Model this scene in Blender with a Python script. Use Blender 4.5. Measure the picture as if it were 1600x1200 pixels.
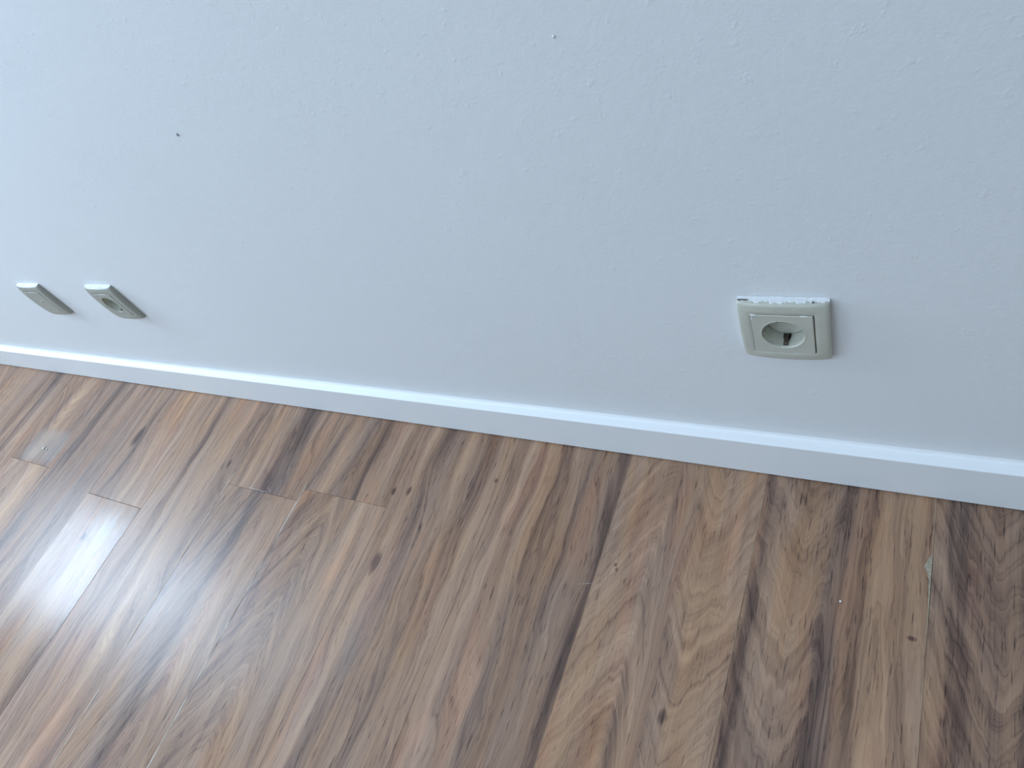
import bpy, bmesh, math, random
from mathutils import Matrix, Vector, noise as mnoise
C = bpy.context.scene.collection
for o in list(bpy.data.objects): bpy.data.objects.remove(o)
sc = bpy.context.scene

# ------------------------------------------------------------ camera
cam = bpy.data.objects.new('camera', bpy.data.cameras.new('camera'))
C.objects.link(cam)
M = ((0.85883166, -0.08357901, 0.50539364), (0.35366431, 0.81047414, -0.4669617), (-0.37058028, 0.57978118, 0.72561976))
cam.matrix_world = Matrix.Translation((0.110536, -0.444875, 0.824559)) @ Matrix(M).to_4x4()
cam.data.sensor_fit = 'HORIZONTAL'; cam.data.sensor_width = 36
cam.data.lens = 1066.63 / 1600 * 36
cam.data.clip_start = 0.02
sc.camera = cam

# ------------------------------------------------------------ room size
XL, XR, YB, ZC = -3.0, 2.0, -3.2, 2.55
BT, BH = 0.01454, 0.0768          # skirting thickness, height
SH = 0.28306                      # socket centre height

# ------------------------------------------------------------ world, window and added fill light, exposure
w = bpy.data.worlds.new('daylight'); sc.world = w; w.use_nodes = True
bg = w.node_tree.nodes['Background']
bg.inputs[0].default_value = (0.62, 0.78, 1.0, 1); bg.inputs[1].default_value = 1.2
def area(name, loc, rot, sx, sy, power, col=(0.585, 0.775, 1.0), spread=180):
    l = bpy.data.lights.new(name, 'AREA'); l.shape = 'RECTANGLE'; l.size = sx; l.size_y = sy
    l.energy = power; l.color = col; l.spread = math.radians(spread)
    o = bpy.data.objects.new(name, l); C.objects.link(o); o.location = loc; o.rotation_euler = rot
    return o
# openings: (y0, y1, z0, z1) on the left wall; (x0, x1, y0, y1) in the ceiling
WIN1 = (-0.62, -0.10, 0.95, 2.15)
FILL_WIN = (-2.60, -1.30, 0.95, 2.15)  # second window, unseen, added to light the wall
TOP_FILL = (-2.0, -0.6, -2.5, -1.5)  # ceiling opening, unseen, added for light from above
area('window_and_fill_light', (XL - 0.03, (WIN1[0]+WIN1[1])/2, (WIN1[2]+WIN1[3])/2), (0, -math.pi/2, 0), WIN1[3]-WIN1[2], WIN1[1]-WIN1[0], 51)
area('window_and_fill_light', (XL - 0.03, (FILL_WIN[0]+FILL_WIN[1])/2, (FILL_WIN[2]+FILL_WIN[3])/2), (0, -math.pi/2, 0), FILL_WIN[3]-FILL_WIN[2], FILL_WIN[1]-FILL_WIN[0], 30)  # fill light in the added second window
area('added_top_fill', ((TOP_FILL[0]+TOP_FILL[1])/2, (TOP_FILL[2]+TOP_FILL[3])/2, ZC + 0.05), (0, 0, 0), TOP_FILL[1]-TOP_FILL[0], TOP_FILL[3]-TOP_FILL[2], 30)
sc.view_settings.view_transform = 'Standard'; sc.view_settings.look = 'None'
sc.view_settings.gamma = 1; sc.view_settings.use_curve_mapping = False
sc.view_settings.exposure = 0.16

# ------------------------------------------------------------ helpers
def obj(name, bm, mat, parent=None, kind=None, smooth=False, loc=None):
    me = bpy.data.meshes.new(name)
    if smooth:
        for f in bm.faces: f.smooth = True
    bm.to_mesh(me); bm.free()
    for m in (mat if isinstance(mat, (list, tuple)) else [mat]): me.materials.append(m)
    o = bpy.data.objects.new(name, me); C.objects.link(o)
    if parent is not None: o.parent = parent
    if loc is not None: o.location = loc
    if kind: o['kind'] = kind
    return o
def empty(name, loc, label=None, cat=None, group=None):
    o = bpy.data.objects.new(name, None); C.objects.link(o); o.location = loc; o.empty_display_size = 0.02
    if label: o['label'] = label
    if cat: o['category'] = cat
    if group: o['group'] = group
    return o
def box(bm, x0, x1, y0, y1, z0, z1, mi=0):
    vs = [bm.verts.new(p) for p in ((x0,y0,z0),(x1,y0,z0),(x1,y1,z0),(x0,y1,z0),(x0,y0,z1),(x1,y0,z1),(x1,y1,z1),(x0,y1,z1))]
    for q in ((3,2,1,0),(4,5,6,7),(0,1,5,4),(1,2,6,5),(2,3,7,6),(3,0,4,7)):
        f = bm.faces.new([vs[i] for i in q]); f.material_index = mi
    return vs
class N:
    """tiny node expression builder"""
    def __init__(s, name):
        s.m = bpy.data.materials.new(name); s.m.use_nodes = True
        s.t = s.m.node_tree; s.b = s.t.nodes['Principled BSDF']
    def put(s, sock, v):
        if isinstance(v, bpy.types.NodeSocket): s.t.links.new(v, sock)
        else: sock.default_value = v
    def f(s, op, a, b=0.0, c=None, clamp=False):
        n = s.t.nodes.new('ShaderNodeMath'); n.operation = op; n.use_clamp = clamp
        s.put(n.inputs[0], a); s.put(n.inputs[1], b)
        if c is not None: s.put(n.inputs[2], c)
        return n.outputs[0]
    def add(s, a, b): return s.f('ADD', a, b)
    def sub(s, a, b): return s.f('SUBTRACT', a, b)
    def mul(s, a, b): return s.f('MULTIPLY', a, b)
    def xyz(s, a, b, c):
        n = s.t.nodes.new('ShaderNodeCombineXYZ')
        for i, v in enumerate((a, b, c)): s.put(n.inputs[i], v)
        return n.outputs[0]
    def sep(s, v):
        n = s.t.nodes.new('ShaderNodeSeparateXYZ'); s.put(n.inputs[0], v); return n.outputs
    def attr(s, nm, vec=True):
        n = s.t.nodes.new('ShaderNodeAttribute'); n.attribute_type = 'OBJECT'; n.attribute_name = nm
        return s.sep(n.outputs['Vector']) if vec else n.outputs['Fac']
    def noise(s, v, scale=1.0, detail=2.0, rough=0.5, dist=0.0):
        n = s.t.nodes.new('ShaderNodeTexNoise'); s.put(n.inputs['Vector'], v)
        n.inputs['Scale'].default_value = scale; n.inputs['Detail'].default_value = detail
        n.inputs['Roughness'].default_value = rough; n.inputs['Distortion'].default_value = dist
        return n.outputs['Fac']
    def rng(s, v, a, b, c=0.0, d=1.0, smooth=False):
        n = s.t.nodes.new('ShaderNodeMapRange'); n.interpolation_type = 'SMOOTHSTEP' if smooth else 'LINEAR'
        for i, q in enumerate((v, a, b, c, d)): s.put(n.inputs[i], q)
        return n.outputs[0]
    def mix(s, fac, a, b, mode='MIX'):
        n = s.t.nodes.new('ShaderNodeMix'); n.data_type = 'RGBA'; n.blend_type = mode
        s.put(n.inputs[0], fac); s.put(n.inputs[6], a); s.put(n.inputs[7], b)
        return n.outputs[2]
    def ramp(s, v, stops):
        n = s.t.nodes.new('ShaderNodeValToRGB'); e = n.color_ramp.elements
        while len(e) < len(stops): e.new(0.5)
        for i, (p, c) in enumerate(stops): e[i].position = p; e[i].color = (*c, 1)
        s.put(n.inputs[0], v); return n.outputs[0]
    def pos(s):
        return s.t.nodes.new('ShaderNodeNewGeometry').outputs['Position']
    def bump(s, h, strength, dist):
        n = s.t.nodes.new('ShaderNodeBump'); n.inputs['Strength'].default_value = strength
        n.inputs['Distance'].default_value = dist; s.put(n.inputs['Height'], h)
        s.put(s.b.inputs['Normal'], n.outputs[0])
    def fin(s, **k):
        for a, v in k.items(): s.put(s.b.inputs[a.replace('_', ' ')], v)
        return s.m
def rgb(*c): return (*c, 1)

# ------------------------------------------------------------ materials
def paint_mat(name, col, rough, scale, amt, spots=True):
    n = N(name); p = n.pos()
    a = n.noise(p, scale, 3, 0.55); b = n.noise(p, scale*0.35, 2, 0.5)
    blob = n.rng(n.noise(p, scale*0.22, 3, 0.6), 0.60, 0.72, 0, 1, True)
    h = n.add(n.mul(a, 0.42), n.add(n.mul(b, 0.65), n.mul(blob, 0.55)))
    n.bump(h, amt, 0.0016)
    c = n.mix(n.rng(n.noise(p, 3.0, 3, 0.5), 0.3, 0.7), rgb(*[v*0.975 for v in col]), rgb(*col))
    return n.fin(Base_Color=c, Roughness=rough)
M_WALL = paint_mat('wall_paint', (0.77, 0.775, 0.765), 0.62, 330, 0.19)
M_SKIRT = paint_mat('skirting_paint', (0.83, 0.83, 0.82), 0.48, 160, 0.04)
M_CEIL = paint_mat('ceiling_paint', (0.82, 0.82, 0.81), 0.8, 300, 0.1)
def simple(name, col, rough, metal=0.0, nscale=0, namt=0.0):
    n = N(name)
    if nscale:
        p = n.pos(); k = n.rng(n.noise(p, nscale, 3, 0.6), 0.3, 0.7)
        c = n.mix(k, rgb(*[v*(1-namt) for v in col]), rgb(*col))
    else: c = rgb(*col)
    return n.fin(Base_Color=c, Roughness=rough, Metallic=metal)
M_PLAST = simple('aged_beige_plastic', (0.53, 0.52, 0.435), 0.36, 0, 60, 0.05)
M_PLAST_SHADED = simple('aged_beige_plastic_shaded', (0.385, 0.383, 0.33), 0.36, 0, 60, 0.05)  # darker copy for the far plates, their shading put into the colour
M_CUP = simple('recess_plastic', (0.60, 0.59, 0.49), 0.42, 0, 90, 0.10)
M_GAP = simple('gap_shadow_brown', (0.14, 0.115, 0.10), 0.8)  # brown that stands for shadow in the gaps along the plate top
M_DARK = simple('dark_void', (0.012, 0.010, 0.009), 0.8)
M_CLIP = simple('oxidised_metal', (0.10, 0.07, 0.055), 0.5, 0.6, 300, 0.5)
M_WPAINT = simple('white_paint_drip', (0.76, 0.76, 0.75), 0.55, 0, 500, 0.06)
M_UNDER = simple('dark_underlay', (0.03, 0.022, 0.018), 0.9)
M_FRAMEW = simple('window_frame_white', (0.8, 0.8, 0.8), 0.4)
def crumb_mat(): return simple('plaster_crumb', (0.88, 0.86, 0.80), 0.8)
M_CRUMB = crumb_mat()
def edge_mat(name, dark, pale, fade):
    n = N(name); x, y, z = n.sep(n.pos())
    k = n.rng(n.noise(n.xyz(n.mul(x, 30), n.mul(y, 22), 0.0), 1, 3, 0.55), 0.36, 0.56)
    if fade: k = n.mul(k, n.rng(y, -0.14, -0.17))
    return n.fin(Base_Color=n.mix(k, rgb(*dark), rgb(*pale)), Roughness=0.6)
M_EDGE = edge_mat('worn_plank_edge', (0.26, 0.16, 0.10), (0.60, 0.52, 0.43), True)
M_EDGE2 = edge_mat('tan_plank_edge', (0.26, 0.16, 0.10), (0.47, 0.34, 0.22), False)
def chip_mat():
    n = N('bare_fibreboard'); p = n.pos()
    c = n.mix(n.rng(n.noise(p, 500, 3, 0.6), 0.35, 0.65), rgb(0.25, 0.21, 0.15), rgb(0.42, 0.37, 0.27))
    return n.fin(Base_Color=c, Roughness=0.8)
M_CHIP = chip_mat()

KNOTS = [(-0.5636, -0.257, .007, .016), (-0.5636, -0.134, .0035, .007), (-0.592, -0.140, .003, .006),
         (0.1312, -0.1805, .004, .0025), (-0.098, -0.331, .004, .008), (-0.2, -0.175, .0022, .0022), (-0.197, -0.181, .002, .003),
         (-1.30, -0.14, .008, .022), (-1.247, -0.36, .004, .006), (-0.985, -0.155, .003, .008), (-0.42, -0.09, .003, .004), (0.275, -0.135, .004, .006)]
def wood_mat():
    n = N('walnut_laminate'); x, y, z = n.sep(n.pos())
    seed = n.attr('seed', False)
    ax, akl, akr = n.attr('figa'); bx, bkl, bkr = n.attr('figb')
    sa, sb, split = n.attr('figs'); F, warp, jag = n.attr('figw'); bright, hue, rough = n.attr('tone')
    lo = n.sub(n.noise(n.xyz(n.mul(x, 9), n.mul(y, 3.2), seed), 1, 2, 0.5), 0.5)
    mid = n.sub(n.noise(n.xyz(n.mul(x, 34), n.mul(y, 8), n.add(seed, 11.3)), 1, 2, 0.5), 0.5)
    jg = n.sub(n.noise(n.xyz(n.mul(x, 75), n.mul(y, 14), n.add(seed, 4.1)), 1, 2, 0.5), 0.5)
    xw = n.add(x, n.add(n.mul(lo, 0.030), n.mul(mid, 0.008)))
    def fig(cx, kl, kr, s):
        u = n.sub(xw, cx)
        au = n.sub(n.f('SQRT', n.add(n.mul(u, u), 0.00006)), 0.0077)
        k = n.add(kl, n.mul(n.rng(u, -0.006, 0.006), n.sub(kr, kl)))
        return n.add(n.mul(y, s), n.mul(au, k))
    wv = n.rng(xw, n.sub(split, 0.01), n.add(split, 0.01), 0, 1, True)
    ca = fig(ax, akl, akr, sa); cb = fig(bx, bkl, bkr, sb)
    c = n.add(n.add(ca, n.mul(wv, n.sub(cb, ca))), n.add(n.mul(lo, n.mul(warp, 0.22)), n.add(n.mul(mid, n.mul(warp, 0.07)), n.mul(jg, n.mul(jag, 0.05)))))
    cF = n.mul(c, F)
    tone = n.noise(n.xyz(cF, n.mul(y, 1.5), n.add(seed, 2.0)), 1, 3, 0.6)
    fine = n.noise(n.xyz(n.mul(cF, 5.0), n.mul(y, 5), n.add(seed, 5.0)), 1, 3, 0.6)
    # thin dark growth lines
    line = n.noise(n.xyz(n.mul(cF, 1.7), n.mul(y, 2), n.add(seed, 8.0)), 1, 1, 0.5)
    line = n.f('ABSOLUTE', n.sub(line, 0.5)); line = n.rng(line, 0.0, 0.035, 1, 0, True)
    streak = n.noise(n.xyz(n.mul(xw, 70), n.mul(y, 2.2), n.add(seed, 3.0)), 1, 3, 0.6)
    fibre = n.noise(n.xyz(n.mul(x, 620), n.mul(y, 16), seed), 1, 3, 0.65)
    pore = n.noise(n.xyz(n.mul(x, 560), n.mul(y, 34), n.add(seed, 9.0)), 1, 2, 0.6)
    # t: 0 dark .. 1 light
    t = n.add(0.52, n.mul(n.sub(tone, 0.5), 0.85))
    t = n.add(t, n.mul(n.sub(fine, 0.5), 0.34)); t = n.add(t, n.mul(n.sub(streak, 0.5), 0.42))
    t = n.add(t, n.mul(n.sub(fibre, 0.5), 0.34))
    t = n.sub(t, n.mul(line, 0.10))
    ymod = n.rng(n.noise(n.xyz(n.mul(x, 6), n.mul(y, 6), n.add(seed, 21.0)), 1, 2, 0.5), 0.3, 0.62, 0.45, 1.15)
    grey = n.mul(hue, 1.0)
    for i in range(1, 6):
        px, pw, pa = n.attr('band%d' % i)
        g = n.f('DIVIDE', n.sub(n.add(xw, n.mul(mid, 0.012)), px), pw)
        g = n.f('POWER', 2.71828, n.mul(n.mul(g, g), -1.0))
        g = n.mul(g, ymod)
        t = n.add(t, n.mul(g, pa))
        grey = n.sub(grey, n.mul(g, n.mul(pa, 0.7)))
    t = n.add(t, bright)
    for (kx, ky, rx, ry) in KNOTS:
        u = n.f('DIVIDE', n.sub(x, kx), rx); v = n.f('DIVIDE', n.sub(y, ky), ry)
        u = n.add(u, n.mul(mid, 1.6))
        d = n.add(n.add(n.mul(u, u), n.mul(v, v)), n.mul(n.add(jg, n.sub(fibre, 0.5)), 1.8))
        t = n.sub(t, n.rng(d, -0.3, 2.2, 0.48, 0.0, True))
    pm = n.rng(pore, 0.60, 0.70, 0, 1, True)
    t = n.sub(t, n.mul(pm, n.rng(t, 0.2, 0.8, 0.36, 0.24)))
    col = n.ramp(t, [(0.0, (0.066, 0.035, 0.025)), (0.25, (0.160, 0.088, 0.060)), (0.5, (0.300, 0.172, 0.103)),
                     (0.72, (0.410, 0.245, 0.146)), (1.0, (0.53, 0.345, 0.200))])
    hn = n.noise(n.xyz(n.mul(xw, 22), n.mul(y, 3.5), n.add(seed, 31.0)), 1, 2, 0.5)
    gm = n.f('ADD', n.mul(n.rng(hn, 0.35, 0.7), 0.55), grey, clamp=True)
    bw = n.t.nodes.new('ShaderNodeRGBToBW'); n.put(bw.inputs[0], col)
    gcol = n.mix(1.0, n.xyz(bw.outputs[0], bw.outputs[0], bw.outputs[0]), rgb(1.20, 0.96, 0.88), 'MULTIPLY')
    col = n.mix(n.mul(gm, 0.55), col, gcol)
    hy = n.rng(n.noise(n.xyz(n.mul(xw, 30), n.mul(y, 4), n.add(seed, 41.0)), 1, 2, 0.5), 0.52, 0.72)
    col = n.mix(n.mul(hy, 0.5), col, n.mix(1.0, col, rgb(1.13, 1.0, 0.78), 'MULTIPLY'))
    hr = n.rng(n.noise(n.xyz(n.mul(xw, 26), n.mul(y, 4), n.add(seed, 51.0)), 1, 2, 0.5), 0.55, 0.72)
    col = n.mix(n.mul(hr, 0.5), col, n.mix(1.0, col, rgb(1.16, 0.92, 0.84), 'MULTIPLY'))
    # dried plaster dust smear near the far left joint
    u = n.f('DIVIDE', n.add(x, 1.602), 0.080); v = n.f('DIVIDE', n.add(y, 0.205), 0.045)
    u2 = n.mul(u, u); v2 = n.mul(v, v)
    d = n.add(n.add(n.mul(u2, u2), n.mul(v2, v2)), n.add(n.mul(n.add(jg, mid), 1.6), n.mul(lo, 1.5)))
    dust = n.rng(d, -0.1, 1.3, 0.30, 0.0, True)
    col = n.mix(dust, col, rgb(0.34, 0.34, 0.32))
    # pale cloudy patch on the glossy short-ended plank
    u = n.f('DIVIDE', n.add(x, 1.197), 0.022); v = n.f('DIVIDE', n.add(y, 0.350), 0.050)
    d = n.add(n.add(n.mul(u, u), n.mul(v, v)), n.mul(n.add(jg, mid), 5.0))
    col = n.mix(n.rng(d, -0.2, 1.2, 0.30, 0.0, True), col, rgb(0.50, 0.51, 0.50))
    sm = n.noise(n.xyz(n.mul(x, 7), n.mul(y, 6), 3.0), 1, 3, 0.6)
    r = n.add(rough, n.add(n.mul(n.sub(sm, 0.5), 0.12), n.mul(n.sub(fibre, 0.5), 0.10)))
    n.bump(n.add(n.mul(fibre, 0.5), n.sub(n.mul(t, 0.35), n.mul(pm, 0.5))), 0.10, 0.0006)
    return n.fin(Base_Color=col, Roughness=r, IOR=1.5, Specular_IOR_Level=0.26)
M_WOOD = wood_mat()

# ------------------------------------------------------------ shell
def slab(name, boxes, mat, kind='structure'):
    bm = bmesh.new()
    for b in boxes: box(bm, *b)
    return obj(name, bm, mat, kind=kind)
slab('wall_back', [(XL-.2, XR+.2, 0.0, 0.15, -0.05, ZC+.2)], M_WALL)
slab('wall_right', [(XR, XR+.15, YB, 0.0, -0.05, ZC)], M_WALL)
slab('wall_front', [(XL, XR, YB-.15, YB, -0.05, ZC)], M_WALL)
def wall_with_holes(name, lo, hi, holes, fixed0, fixed1, zlo, zhi):
    """left wall in y-z with rectangular openings, sorted by y"""
    bs = []; y = lo
    for (a, b, c, d) in holes:
        bs.append((fixed0, fixed1, y, a, zlo, zhi)); bs.append((fixed0, fixed1, a, b, zlo, c)); bs.append((fixed0, fixed1, a, b, d, zhi)); y = b
    bs.append((fixed0, fixed1, y, hi, zlo, zhi))
    return slab(name, bs, M_WALL)
wall_with_holes('wall_left', YB, 0.0, [FILL_WIN, WIN1], XL-0.01, XL, -0.05, ZC)
a, b, c, d = TOP_FILL
slab('ceiling', [(XL, a, YB, 0, ZC, ZC+.02), (b, XR, YB, 0, ZC, ZC+.02), (a, b, YB, c, ZC, ZC+.02), (a, b, d, 0, ZC, ZC+.02)], M_CEIL)
def win_frame(name, W):
    y0, y1, z0, z1 = W; t = 0.03; bm = bmesh.new()
    for q in ((y0, y0+t, z0, z1), (y1-t, y1, z0, z1), (y0+t, y1-t, z0, z0+t), (y0+t, y1-t, z1-t, z1)):
        box(bm, XL-0.012, XL+0.012, *q)
    return obj(name, bm, M_FRAMEW, kind='structure')
win_frame('window_1', WIN1); win_frame('added_window', FILL_WIN)

# skirting board: flat face, eased front edge, caulk cove against the wall
def skirting():
    prof = [(-0.0005, 0.0026), (-BT+0.0005, 0.0026), (-BT, 0.0032), (-BT, BH-0.0020), (-BT+0.0006, BH-0.0007), (-BT+0.002, BH)]
    prof += [(-0.0042, BH+0.0004), (-0.0022, BH+0.0014), (-0.0010, BH+0.0032), (-0.0003, BH+0.0060), (-0.0005+0.0004, BH+0.0062)]
    bm = bmesh.new(); n = 160; rows = []
    for i in range(n+1):
        x = XL + (XR-XL)*i/n
        r = []
        for j, (y, z) in enumerate(prof):
            wob = 0.0
            if 6 <= j <= 9: wob = 0.0007*mnoise.noise(Vector((x*25, j*0.3, 2.0)))
            r.append(bm.verts.new((x, y, z+wob)))
        rows.append(r)
    for i in range(n):
        for j in range(len(prof)-1):
            f = bm.faces.new((rows[i][j], rows[i][j+1], rows[i+1][j+1], rows[i+1][j])); f.smooth = j >= 3
    bm.faces.new(rows[0]); bm.faces.new(rows[-1][::-1])
    bmesh.ops.recalc_face_normals(bm, faces=bm.faces)
    return obj('baseboard_back', bm, M_SKIRT, kind='structure')
skirting()

# ------------------------------------------------------------ floor of laminate planks
bm = bmesh.new(); box(bm, XL, XR, YB, 0.0, -0.05, -0.010)
floor = obj('floor', bm, M_UNDER, kind='structure')
W0, WP = 0.1444, 0.18376
def plank(k, y0, y1, h=0.0, tilt=0.0, edge=0.0, gap=0.00012, props=None):
    """plank k lies between seam k+1 and seam k; edge = width of the worn chamfer on its right side"""
    xa, xb = W0-WP*(k+1)+gap, W0-WP*k-gap
    xa = max(xa, XL); xb = min(xb, XR)
    cx, cy = (xa+xb)/2, (y0+y1)/2
    bm = bmesh.new(); c = 0.00025; e = max(edge, c)
    y0 += gap; y1 -= gap
    lo = [bm.verts.new(p) for p in ((xa-cx, y0-cy, -.008), (xb-cx, y0-cy, -.008), (xb-cx, y1-cy, -.008), (xa-cx, y1-cy, -.008))]
    md = [bm.verts.new((v.co.x, v.co.y, -(c if i in (0, 3) else c*1.2))) for i, v in enumerate(lo)]
    tp = [bm.verts.new(p) for p in ((xa-cx+c, y0-cy+c, 0), (xb-cx-e, y0-cy+c, 0), (xb-cx-e, y1-cy-c, 0), (xa-cx+c, y1-cy-c, 0))]
    for i in range(4):
        j = (i+1) % 4
        bm.faces.new((lo[i], lo[j], md[j], md[i]))
        f = bm.faces.new((md[i], md[j], tp[j], tp[i]))
        if i == 1 and edge > 0: f.material_index = 1
    bm.faces.new(tp); bm.faces.new(lo[::-1])
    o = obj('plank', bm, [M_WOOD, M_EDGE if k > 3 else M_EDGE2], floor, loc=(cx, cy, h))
    o.rotation_euler = (tilt, 0, 0)
    p = dict(seed=random.uniform(0, 50), figa=(cx, 2.2, 2.2), figb=(cx+.05, 3., 3.), figs=(.15, .12, cx+.02), figw=(30., .5, .4), tone=(0., 0.1, .30),
             band1=(0, 1, 0), band2=(0, 1, 0), band3=(0, 1, 0), band4=(0, 1, 0), band5=(0, 1, 0))
    rr = random.random()
    if rr < 0.4: p['figa'] = (cx+random.uniform(-.05, .03), 2.2, 3.); p['figs'] = (random.choice((-1., 1.)), .2, cx+.03)
    for i in range(1, 4): p['band%d' % i] = (random.uniform(xa, xb), random.uniform(.006, .016), random.uniform(-.28, .18))
    p['tone'] = (random.uniform(-.05, .05), random.uniform(0, .30), .30)
    if props: p.update(props)
    for kk, v in p.items():
        o[kk] = [float(q) for q in v] if isinstance(v, (tuple, list)) else float(v)
    return o
random.seed(5)
JOINT = {9: -0.2520, 7: -0.2792, 5: -0.192, 4: -0.1690}
LEN = 1.285
SPEC = {
 # plank right of the rightmost seam: dark, greyish purple, V figure low down
 -1: dict(edge=.0, up=dict(seed=3.3, figa=(.205, 2.6, 2.6), figb=(.29, 3., 3.), figs=(-1, .1, .30), figw=(26, .35, .9), tone=(-.11, .2, .30),
        band1=(.172, .006, -.16), band2=(.152, .006, .10), band3=(.245, .010, .12), band4=(.162, .004, -.2), band5=(.228, .007, -.12))),
 0: dict(edge=.0009, up=dict(seed=12.7, figa=(.016, 2.3, 2.6), figb=(.10, 3.2, 3.2), figs=(-1, .12, .055), figw=(24, .30, 1.1), tone=(.0, .10, .30),
        band1=(.052, .011, -.42), band2=(-.031, .006, -.34), band3=(.082, .005, -.16), band4=(.108, .017, .17), band5=(.138, .006, .12))),
 1: dict(edge=.0007, up=dict(seed=7.9, figa=(-.157, 2.0, 5.5), figb=(-.088, 2.4, 2.0), figs=(1, -1, -.125), figw=(27, .28, .6), tone=(.05, .03, .30),
        band1=(-.148, .004, -.12), band2=(-.200, .012, .10), band3=(-.115, .006, -.08), band4=(-.058, .010, .10), band5=(-.09, .018, .06))),
 2: dict(edge=.0006, up=dict(seed=22.2, figa=(-.5, 2.0, 2.0), figb=(-.5, 2.0, 2.0), figs=(.10, .10, -.3), figw=(30, .55, .3), tone=(.0, .06, .30),
        band1=(-.231, .011, -.40), band2=(-.277, .008, -.22), band3=(-.35, .010, .12), band4=(-.385, .012, .14), band5=(-.325, .007, -.18))),
 3: dict(up=dict(seed=31.4, figa=(-.8, 2.0, 2.0), figb=(-.8, 2.0, 2.0), figs=(.13, .13, -.5), figw=(30, .5, .3), tone=(.01, .12, .30),
        band1=(-.535, .013, -.28), band2=(-.468, .013, -.10), band3=(-.565, .009, .22), band4=(-.425, .010, .14), band5=(-.49, .006, .08))),
 4: dict(up=dict(seed=15.1, figa=(-.69, 2., 2.), figb=(-.9, 2., 2.), figs=(.3, .15, -.67), figw=(26, .5, .4), tone=(.0, .05, .30),
        band1=(-.665, .012, -.25), band2=(-.735, .010, .14), band3=(-.695, .010, -.10), band4=(-.62, .014, .15), band5=(-.76, .007, -.1)),
     lo=dict(seed=41.6, figa=(-.700, 2.0, 3.6), figb=(-.9, 2.2, 2.2), figs=(1, .25, -.655), figw=(26, .3, .5), tone=(.02, .08, .30),
        band1=(-.757, .012, -.18), band2=(-.635, .022, .16), band3=(-.60, .010, .1), band4=(-.715, .008, -.08), band5=(-.66, .006, -.1))),
 5: dict(edge=.0017, up=dict(seed=18.8, figa=(-1.2, 2.0, 2.0), figb=(-1.2, 2.0, 2.0), figs=(.15, .15, -.9), figw=(28, .5, .3), tone=(-.02, .12, .30),
        band1=(-.858, .020, -.34), band2=(-.925, .010, .16), band3=(-.80, .016, .10), band4=(-.90, .007, .14), band5=(-.785, .005, -.1)),
     lo=dict(seed=28.3, figa=(-.835, 2.6, 3.0), figb=(-.9, 2.2, 2.2), figs=(.8, .25, -.80), figw=(24, .4, .4), tone=(.0, .2, .30),
        band1=(-.87, .012, -.26), band2=(-.81, .012, .12), band3=(-.935, .010, .1), band4=(-.84, .006, -.1), band5=(-.785, .006, .08))),
 6: dict(edge=.0013, up=dict(seed=33.3, figa=(-1.5, 2.0, 2.0), figb=(-1.5, 2.0, 2.0), figs=(.12, .12, -1.05), figw=(30, .5, .3), tone=(.04, .08, .34),
        band1=(-1.095, .012, -.18), band2=(-1.02, .014, .16), band3=(-.975, .008, -.14), band4=(-1.06, .01, .1))),
 7: dict(up=dict(seed=25.5, figa=(-1.6, 2.0, 2.0), figb=(-1.6, 2.0, 2.0), figs=(.12, .12, -1.2), figw=(26, .5, .3), tone=(.05, .03, .34)),
     lo=dict(seed=45.5, figa=(-1.6, 2.0, 2.0), figb=(-1.6, 2.0, 2.0), figs=(.12, .12, -1.2), figw=(24, .5, .3), tone=(.02, .2, .25),
        band1=(-1.24, .02, .05), band2=(-1.2, .02, .08))),
 9: dict(lo=dict(seed=9.5, tone=(.06, .0, .30), band1=(-1.575, .022, .20), band2=(-1.53, .010, -.25))),
}
HEIGHT = {5: .0003, 6: .0006, 7: .0003, 4: 0.0, 1: .0003, 0: .0002, -1: 0.0}
kmin = int(math.floor((W0-XR)/WP)); kmax = int(math.ceil((W0-XL)/WP))
for k in range(kmin, kmax):
    sp = SPEC.get(k, {}); h = HEIGHT.get(k, 0.0); e = sp.get('edge', 0.0)
    rs = random.Random(100+k)
    if k in JOINT: ys = JOINT[k]
    else: ys = -rs.uniform(0.85, 1.15)
    cuts = [-0.006, ys]
    while cuts[-1] > YB+0.02: cuts.append(max(YB+.002, cuts[-1]-LEN))
    for i in range(len(cuts)-1):
        if cuts[i]-cuts[i+1] < 0.01: continue
        pr = None
        if i == 0: pr = sp.get('up')
        elif i == 1: pr = sp.get('lo')
        hh = h; tl = 0.0
        if k == 7 and i == 1: hh = h+.0004
        plank(k, cuts[i+1], cuts[i], hh, tl, e, gap=.0003 if k in (7, 8) else .00012, props=pr)

# ------------------------------------------------------------ wall plates
FR = 0.0405; IN = 0.0275; FT = 0.0105
def frame_height(u, v):
    a = min(1, abs(u)/FR); b = min(1, abs(v)/FR)
    h = 0.0107 - 0.0009*(a**6+b**6) - 0.0030*(a**2.5)*(b**2.5)
    return h
def square_loop(half, n, r):
    """closed loop of points on a rounded square, n per side"""
    pts = []
    for s in range(4):
        for i in range(n):
            t = -1 + 2*i/n
            p = (t*half, -half)
            # round the corner
            x, y = p
            ang = s*math.pi/2
            ca, sa = math.cos(ang), math.sin(ang)
            pts.append((x*ca-y*sa, x*sa+y*ca))
    out = []
    for x, y in pts:
        ax, ay = abs(x), abs(y)
        if ax > half-r and ay > half-r:
            dx, dy = ax-(half-r), ay-(half-r); d = math.hypot(dx, dy)
            if d > r: ax, ay = half-r+dx*r/d, half-r+dy*r/d
        out.append((math.copysign(ax, x), math.copysign(ay, y)))
    return out
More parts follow.
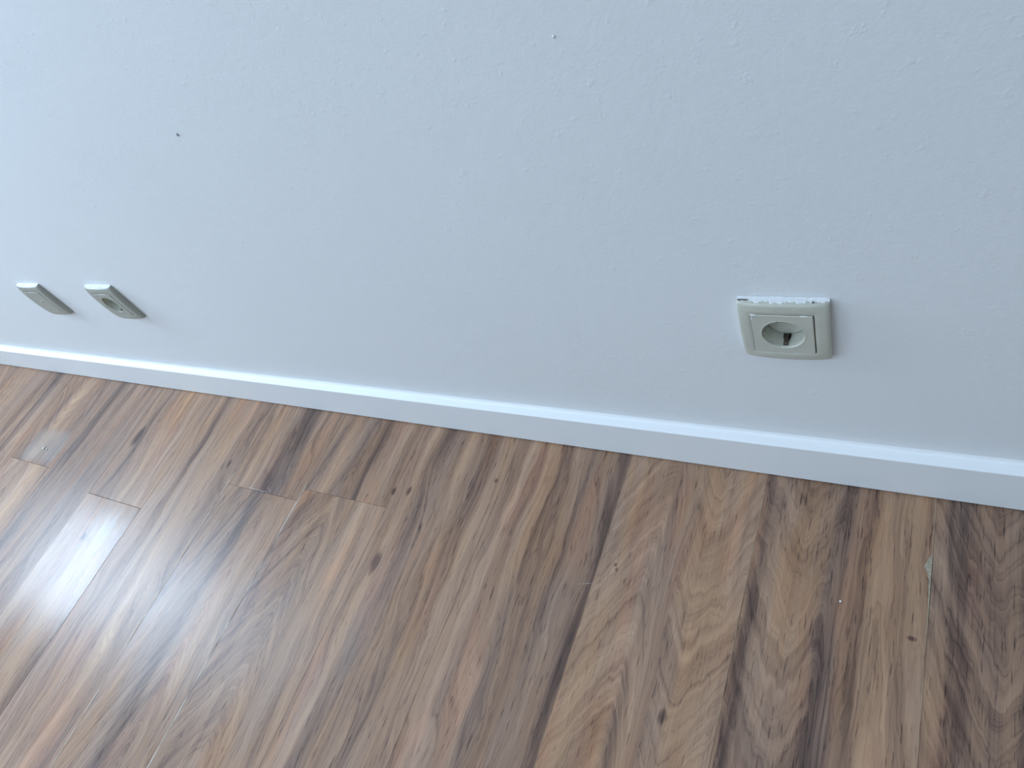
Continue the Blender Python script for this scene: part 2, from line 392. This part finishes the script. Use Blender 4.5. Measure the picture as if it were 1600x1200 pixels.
def make_frame():
    bm = bmesh.new(); n = 24; loops = []
    spec = [(FR, 0.0), (FR, 'h-.0016'), (FR-.0005, 'h-.0006'), (FR-.0016, 'h'), (FR-.004, 'h'), (FR-.008, 'h'), (IN+.0012, 'h'), (IN+.0006, 'h-.0004'), (IN+.0006, 0.004)]
    for half, hh in spec:
        L = square_loop(half, n, 0.0010 if half > .034 else .0008); row = []
        for (u, v) in L:
            H = frame_height(u, v)
            z = H + (float(hh[1:]) if len(hh) > 1 else 0.0) if isinstance(hh, str) else hh
            row.append(bm.verts.new((u, -z, v)))
        loops.append(row)
    for a, b in zip(loops, loops[1:]):
        m = len(a)
        for i in range(m):
            f = bm.faces.new((a[i], a[(i+1) % m], b[(i+1) % m], b[i])); f.smooth = True
    bmesh.ops.recalc_face_normals(bm, faces=bm.faces)
    return bm
def fix_out(bm):
    bmesh.ops.recalc_face_normals(bm, faces=bm.faces)
    return bm
def make_insert(hole):
    """square cover; with a round rim leading into the recess when hole > 0"""
    bm = bmesh.new(); n = 16; top = 0.0110
    seq = [(IN, .004, 's'), (IN, top-.0005, 's'), (IN-.0005, top, 's')]
    loops = []
    for half, z, _ in seq:
        loops.append([bm.verts.new((u, -z, v)) for u, v in square_loop(half, n, .001)])
    m = 4*n
    base = square_loop(1, n, 0.0)
    if hole:
        for r, z in ((hole+.0016, top), (hole+.0010, top+.0004), (hole+.0003, top+.0003), (hole, top-.0004), (hole-.0002, top-.0016)):
            loops.append([bm.verts.new((r*u/math.hypot(u, v), -z, r*v/math.hypot(u, v))) for u, v in base])
    for k, (a, b) in enumerate(zip(loops, loops[1:])):
        for i in range(m):
            f = bm.faces.new((a[i], a[(i+1) % m], b[(i+1) % m], b[i])); f.smooth = k >= 3
    if not hole: bm.faces.new(loops[-1])
    return fix_out(bm)
def make_cup(R, depth):
    """recess: cylinder wall, floor disc with two pin holes cut, side ribs"""
    top = 0.0094; bot = top-depth; bm = bmesh.new(); n = 64
    rings = []
    for r, z in ((R-.0001, top), (R-.0004, bot-.0006)):
        rings.append([bm.verts.new((r*math.cos(2*math.pi*i/n), -z, r*math.sin(2*math.pi*i/n))) for i in range(n)])
    for a, b in zip(rings, rings[1:]):
        for i in range(n):
            f = bm.faces.new((a[i], b[i], b[(i+1) % n], a[(i+1) % n])); f.smooth = True
    return bm
HOLE = 0.0192; DEPTH = 0.0158
def disc_with_holes(R, z, holes, hr):
    """flat disc with circular holes, by triangle_fill of edge loops"""
    bm = bmesh.new(); edges = []
    def ring(cx, cz, r, n, flip=False):
        vs = [bm.verts.new((cx+r*math.cos(2*math.pi*i/n), -z, cz+r*math.sin(2*math.pi*i/n))) for i in range(n)]
        return [bm.edges.new((vs[i], vs[(i+1) % n])) for i in range(n)], vs
    e, _ = ring(0, 0, R, 64); edges += e
    tubes = []
    for (hx, hz) in holes:
        e, vs = ring(hx, hz, hr, 20); edges += e; tubes.append((e, vs))
    bmesh.ops.triangle_fill(bm, use_beauty=True, use_dissolve=False, edges=edges)
    for e, vs in tubes:
        inner = [bm.verts.new((v.co.x, v.co.y+.006, v.co.z)) for v in vs]
        for i in range(len(vs)):
            j = (i+1) % len(vs)
            bm.faces.new((vs[i], vs[j], inner[j], inner[i]))
    return bm
def make_clip(sign):
    """sprung earth contact: bent strip standing on the recess wall"""
    bm = bmesh.new(); t0 = 0.0090; top = 0.0094; bot = top-DEPTH
    pts = [(HOLE-.0004, top-.0012), (HOLE-.0022, top-.0030), (HOLE-.0040, top-.0075), (HOLE-.0034, top-.0120), (HOLE-.0014, bot+.0006)]
    rows = []
    for r, z in pts:
        wv = .0019
        rows.append([bm.verts.new((sx*wv, -z, sign*rr)) for rr in (r, r+.0007) for sx in (-1, 1)])
    for a, b in zip(rows, rows[1:]):
        for q in ((0, 1), (1, 3), (3, 2), (2, 0)):
            bm.faces.new((a[q[0]], a[q[1]], b[q[1]], b[q[0]]))
    for a in (rows[0], rows[-1]): bm.faces.new((a[0], a[1], a[3], a[2]))
    return fix_out(bm)
def make_slot(sign):
    """dark slot in the recess wall behind the contact"""
    bm = bmesh.new(); top = 0.0094; bot = top-DEPTH
    wv0, wv1 = .0022, .0036; prof = [(top-.0006, wv0), (top-.006, wv0), (top-.011, wv1), (bot+.0003, wv1)]
    rows = []
    for z, wv in prof:
        rr = []
        for s in (-1, -.33, .33, 1):
            x = s*wv; r = HOLE-.0007
            rr.append(bm.verts.new((x, -z, sign*math.sqrt(r*r-x*x))))
        rows.append(rr)
    for a, b in zip(rows, rows[1:]):
        for i in range(3): bm.faces.new((a[i], a[i+1], b[i+1], b[i]))
    return bm
def make_paint(edge, seed, amp=1.0, span=(-1, 1), over=0.0):
    """irregular bead of wall paint along one edge of the plate: 'top' or 'left'"""
    bm = bmesh.new(); n = 90; rows = []
    for i in range(n+1):
        t = span[0] + (span[1]-span[0])*i/n
        q = mnoise.noise(Vector((t*9, seed, 0))); q2 = mnoise.noise(Vector((t*26, seed, 3))); q3 = mnoise.noise(Vector((t*60, seed, 7)))
        fade = min(1, (1-abs(t))*14+.15)
        wdt = (0.0016 + 0.0007*q + .0004*q2)*fade*amp + .0002      # on the wall
        u = t*FR
        Hh = frame_height(u, FR) - .0018
        reach = max(0.0004, min(Hh, (Hh+over)*(0.80 + 0.42*q + 0.35*q2 + .15*q3)))   # onto the side of the plate
        prof = [(FR + wdt, 0.0001), (FR + wdt*.45, 0.0007), (FR+.0007, 0.0019), (FR+.00035, reach*.6+.0008), (FR+.0002, reach), (FR-.0003, reach+.0001)]
        row = []
        for (d, z) in prof:
            p = (u, -z, d) if edge == 'top' else (-d, -z, u)
            row.append(bm.verts.new(p))
        rows.append(row)
    for a, b in zip(rows, rows[1:]):
        for j in range(len(a)-1):
            f = bm.faces.new((a[j], a[j+1], b[j+1], b[j])); f.smooth = True
    return fix_out(bm)
def face_flecks(seed, spots, parent):
    for i, sp in enumerate(spots): obj('paint_fleck', face_fleck(seed+i, [sp]), M_WPAINT, parent)
def face_fleck(seed, spots):
    """small flat droplets of paint on the plate face"""
    bm = bmesh.new(); rs = random.Random(seed)
    for (u, v, ru, rv) in spots:
        n = 9; H = frame_height(u, v) if max(abs(u), abs(v)) > IN else .0110
        c = bm.verts.new((u, -(H+.0003), v)); ring = []
        for i in range(n):
            a = 2*math.pi*i/n; k = rs.uniform(.7, 1.25)
            uu, vv = u+ru*k*math.cos(a), v+rv*k*math.sin(a)
            HH = frame_height(uu, vv) if max(abs(uu), abs(vv)) > IN else .0110
            ring.append(bm.verts.new((uu, -(HH-.00002), vv)))
        for i in range(n): f = bm.faces.new((c, ring[i], ring[(i+1) % n])); f.smooth = True
    return fix_out(bm)
frame_me = None
def plate(kind, x, label, cat, seed):
    t = empty('power_socket' if kind == 'socket' else 'blank_wall_plate', (x, -0.0002, SH), label, cat)
    fr = obj('surround', make_frame(), M_PLAST if seed == 1 else M_PLAST_SHADED, t)
    bm = bmesh.new(); box(bm, -IN-.0004, IN+.0004, -.0045, -.0005, -IN-.0004, IN+.0004)
    if kind != 'socket': obj('mounting_plate', bm, M_DARK, t)
    else:
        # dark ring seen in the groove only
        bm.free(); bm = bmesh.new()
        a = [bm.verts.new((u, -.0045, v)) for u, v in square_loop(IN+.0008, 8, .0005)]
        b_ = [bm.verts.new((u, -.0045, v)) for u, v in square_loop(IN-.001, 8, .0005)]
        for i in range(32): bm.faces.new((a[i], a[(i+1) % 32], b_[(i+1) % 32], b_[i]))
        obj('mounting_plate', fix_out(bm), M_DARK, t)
    return t
def socket(x, label, seed):
    t = plate('socket', x, label, 'socket', seed)
    pm_ = M_PLAST if seed == 1 else M_PLAST_SHADED
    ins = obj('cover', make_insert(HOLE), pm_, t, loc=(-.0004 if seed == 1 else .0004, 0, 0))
    cup = obj('recess', make_cup(HOLE, DEPTH), M_CUP, t)
    obj('recess_floor', disc_with_holes(HOLE-.0011, 0.0094-DEPTH+.0004, ((-.0095, 0), (.0095, 0)), .0027), M_CUP, cup)
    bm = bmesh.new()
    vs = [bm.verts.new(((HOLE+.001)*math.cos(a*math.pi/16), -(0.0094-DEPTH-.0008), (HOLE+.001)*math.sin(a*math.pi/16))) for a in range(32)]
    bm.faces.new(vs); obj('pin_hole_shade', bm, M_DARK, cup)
    for s in (-1, 1):
        obj('earth_slot', make_slot(s), M_DARK, cup)
        obj('earth_contact', make_clip(s), M_CLIP, t)
        bm = bmesh.new(); xa = s*(HOLE-.0018); xb = s*(HOLE+.0002)
        for zz in (-.0036, .0024):
            box(bm, min(xa, xb), max(xa, xb), -.0078, -(0.0094-DEPTH+.0005), zz, zz+.0012)
        obj('guide_rib', fix_out(bm), M_CUP, cup)
    return t
# walls need a pocket behind each recess: cut square boxes out of the wall
def pocket_wall():
    wl = bpy.data.objects['wall_back']
    xs = [0.0, -1.13768]; cut = bmesh.new()
    for x in xs: box(cut, x-.024, x+.024, -.02, .03, SH-.024, SH+.024)
    me = bpy.data.meshes.new('cut'); cut.to_mesh(me); cut.free()
    co = bpy.data.objects.new('cut', me); C.objects.link(co)
    md = wl.modifiers.new('b', 'BOOLEAN'); md.operation = 'DIFFERENCE'; md.object = co; md.solver = 'EXACT'
    dg = bpy.context.evaluated_depsgraph_get(); new = bpy.data.meshes.new_from_object(wl.evaluated_get(dg))
    wl.modifiers.clear(); wl.data = new
    bpy.data.objects.remove(co)
pocket_wall()
s1 = socket(0.0, 'large near beige power socket on the right, dark metal tongue in its round recess', 1)
obj('paint_bead', make_paint('top', 1.7, 1.0), M_WPAINT, s1)['label'] = 'ragged white paint along the top edge'
def gap(spans, parent):  # solid slivers over the bead, coloured as the shadow of small gaps
    for a, b in spans:
        bm = bmesh.new(); H = frame_height(a*FR, FR)
        z0, z1 = H*.50, H*.70
        vs = [bm.verts.new((u*FR, -z, FR+.0011)) for u, z in ((a, z0), (b, z0+.0002), (b+.02, z1-.0004), ((a+b)/2, z1-.0001), (a+.01, z1))]
        bm.faces.new(vs)
        vs2 = [bm.verts.new((v.co.x, v.co.y, FR-.0002)) for v in vs]
        for i in range(5): bm.faces.new((vs[i], vs2[i], vs2[(i+1) % 5], vs[(i+1) % 5]))
        obj('gap_shadow', fix_out(bm), M_GAP, parent)
obj('paint_bead', make_paint('left', 5.2, .55), M_WPAINT, s1)['label'] = 'thin white paint line down the left edge'
gap([(-.97, -.74), (.64, .68)], s1)
face_flecks(3, [(-.0262, .0277, .0035, .0005), (.019, .0277, .0040, .0005), (-.0273, .023, .0005, .003), (-.0115, -.0282, .0022, .0010), (.012, .036, .0009, .0006), (-.004, -.0280, .005, .0003), (.012, -.0281, .006, .0003)], s1)
s2 = socket(-1.13768, 'small beige power socket with round recess, middle one of the three wall plates', 2)
obj('paint_bead', make_paint('top', 8.1, 1.0, over=.002), M_WPAINT, s2)
face_flecks(5, [(.006, .0276, .012, .0005)], s2)
s3 = plate('blank', -1.38375, 'beige blank wall plate without a recess, leftmost on the white wall', 'wall plate', 3)
cv = obj('cover', make_insert(0), M_PLAST_SHADED, s3, loc=(.0004, 0, 0))
bm = bmesh.new(); bmesh.ops.create_cone(bm, cap_ends=True, segments=20, radius1=.0032, radius2=.0026, depth=.0012, matrix=Matrix.Translation((0, -.0114, 0)) @ Matrix.Rotation(math.pi/2, 4, 'X'))
sc1 = obj('screw', bm, M_PLAST, cv)
bm = bmesh.new(); box(bm, -.0024, .0024, -.01215, -.0118, -.0004, .0004)
obj('screw_slot', bm, M_DARK, cv)
obj('paint_bead', make_paint('top', 3.4, 1.1, over=.003), M_WPAINT, s3)
face_flecks(7, [(.004, .0276, .012, .0004), (.008, -.0276, .012, .0004)], s3)

# ------------------------------------------------------------ marks: chips, scratches, crumbs, nibs
def P(name): return [o for o in floor.children if o.name.startswith('plank')]
def find_plank(x, y):
    for o in P(0):
        bb = [o.location + Vector(c) for c in o.bound_box]
        if min(b.x for b in bb) <= x <= max(b.x for b in bb) and min(b.y for b in bb) <= y <= max(b.y for b in bb): return o
def on_plank(name, poly, mat, x, y, z=.00015):
    pl = find_plank(x, y); bm = bmesh.new()
    top = [bm.verts.new((px-pl.location.x, py-pl.location.y, z)) for px, py in poly]
    bm.faces.new(top)
    bot = [bm.verts.new((v.co.x, v.co.y, -.0003)) for v in top]
    for i in range(len(top)):
        j = (i+1) % len(top); bm.faces.new((top[i], bot[i], bot[j], top[j]))
    return obj(name, fix_out(bm), mat, pl)
xe = W0-.0003
c1 = on_plank('chipped_corner', [(xe, -.082), (xe-.0030, -.088), (xe-.0072, -.0985), (xe-.0040, -.104), (xe-.0018, -.114), (xe-.0012, -.135), (xe-.0004, -.16), (xe, -.16)], M_CHIP, .14, -.1)
c1['label'] = 'pale chip in the plank edge'
def scratch(x0, y0, x1, y1, wd=.0005, seed=0, n=10, wob=.001):
    rs = random.Random(seed); a = []; b = []
    dx, dy = x1-x0, y1-y0; L = math.hypot(dx, dy); nx, ny = -dy/L, dx/L
    for i in range(n+1):
        t = i/n; o_ = rs.uniform(-wob, wob); ww = wd*rs.uniform(.3, 1)*(1 if 0 < i < n else .2)
        px, py = x0+dx*t+nx*o_, y0+dy*t+ny*o_
        a.append((px+nx*ww/2, py+ny*ww/2)); b.append((px-nx*ww/2, py-ny*ww/2))
    return a + b[::-1]
M_SCR = simple('scratch_pale', (0.40, 0.36, 0.32), .6)
on_plank('scratch', scratch(-.905, -.1895, -.853, -.1905, .0013, 1), M_SCR, -.88, -.188)
on_plank('scratch', scratch(-.243, -.2118, -.2235, -.206, .0006, 2, wob=.0002), M_SCR, -.23, -.21)
on_plank('scratch', scratch(-.858, -.180, -.846, -.1885, .0008, 3, wob=.0006), M_SCR, -.85, -.185)
def crumb(x, y, r, seed, label, grp=None):
    pl = find_plank(x, y); z = pl.location.z
    bm = bmesh.new(); bmesh.ops.create_icosphere(bm, subdivisions=2, radius=r)
    for v in bm.verts: v.co *= 1+.35*mnoise.noise(v.co*900+Vector((seed, 0, 0))); v.co.z *= .6
    mz = min(v.co.z for v in bm.verts)
    o = obj('crumb', bm, M_CRUMB, smooth=True, loc=(x, y, z-mz))
    o['label'] = label; o['category'] = 'crumb'
    if grp: o['group'] = grp
crumb(.0608, -.158, .0012, 1, 'tiny white crumb alone on a dark wood streak, below the large right socket')
crumb(-1.590, -.213, .0030, 2, 'larger left grain of two white plaster crumbs on the far left dusty patch')
crumb(-1.578, -.2135, .0022, 3, 'smaller right grain of two white plaster crumbs on the far left dusty patch')
def nib(x, z, r, mat, seed):
    bm = bmesh.new(); bmesh.ops.create_icosphere(bm, subdivisions=2, radius=r)
    for v in bm.verts: v.co *= 1+.3*mnoise.noise(v.co*700+Vector((seed, 0, 0))); v.co.y *= .6
    o = obj('paint_nib', bm, mat, bpy.data.objects['wall_back'], smooth=True, loc=(x, -.0003, z))
M_SPECK = simple('grey_speck', (0.3, 0.3, 0.3), .8)
nib(-.134, .601, .0014, M_WPAINT, 1); nib(-.611, .574, .0018, M_SPECK, 2)
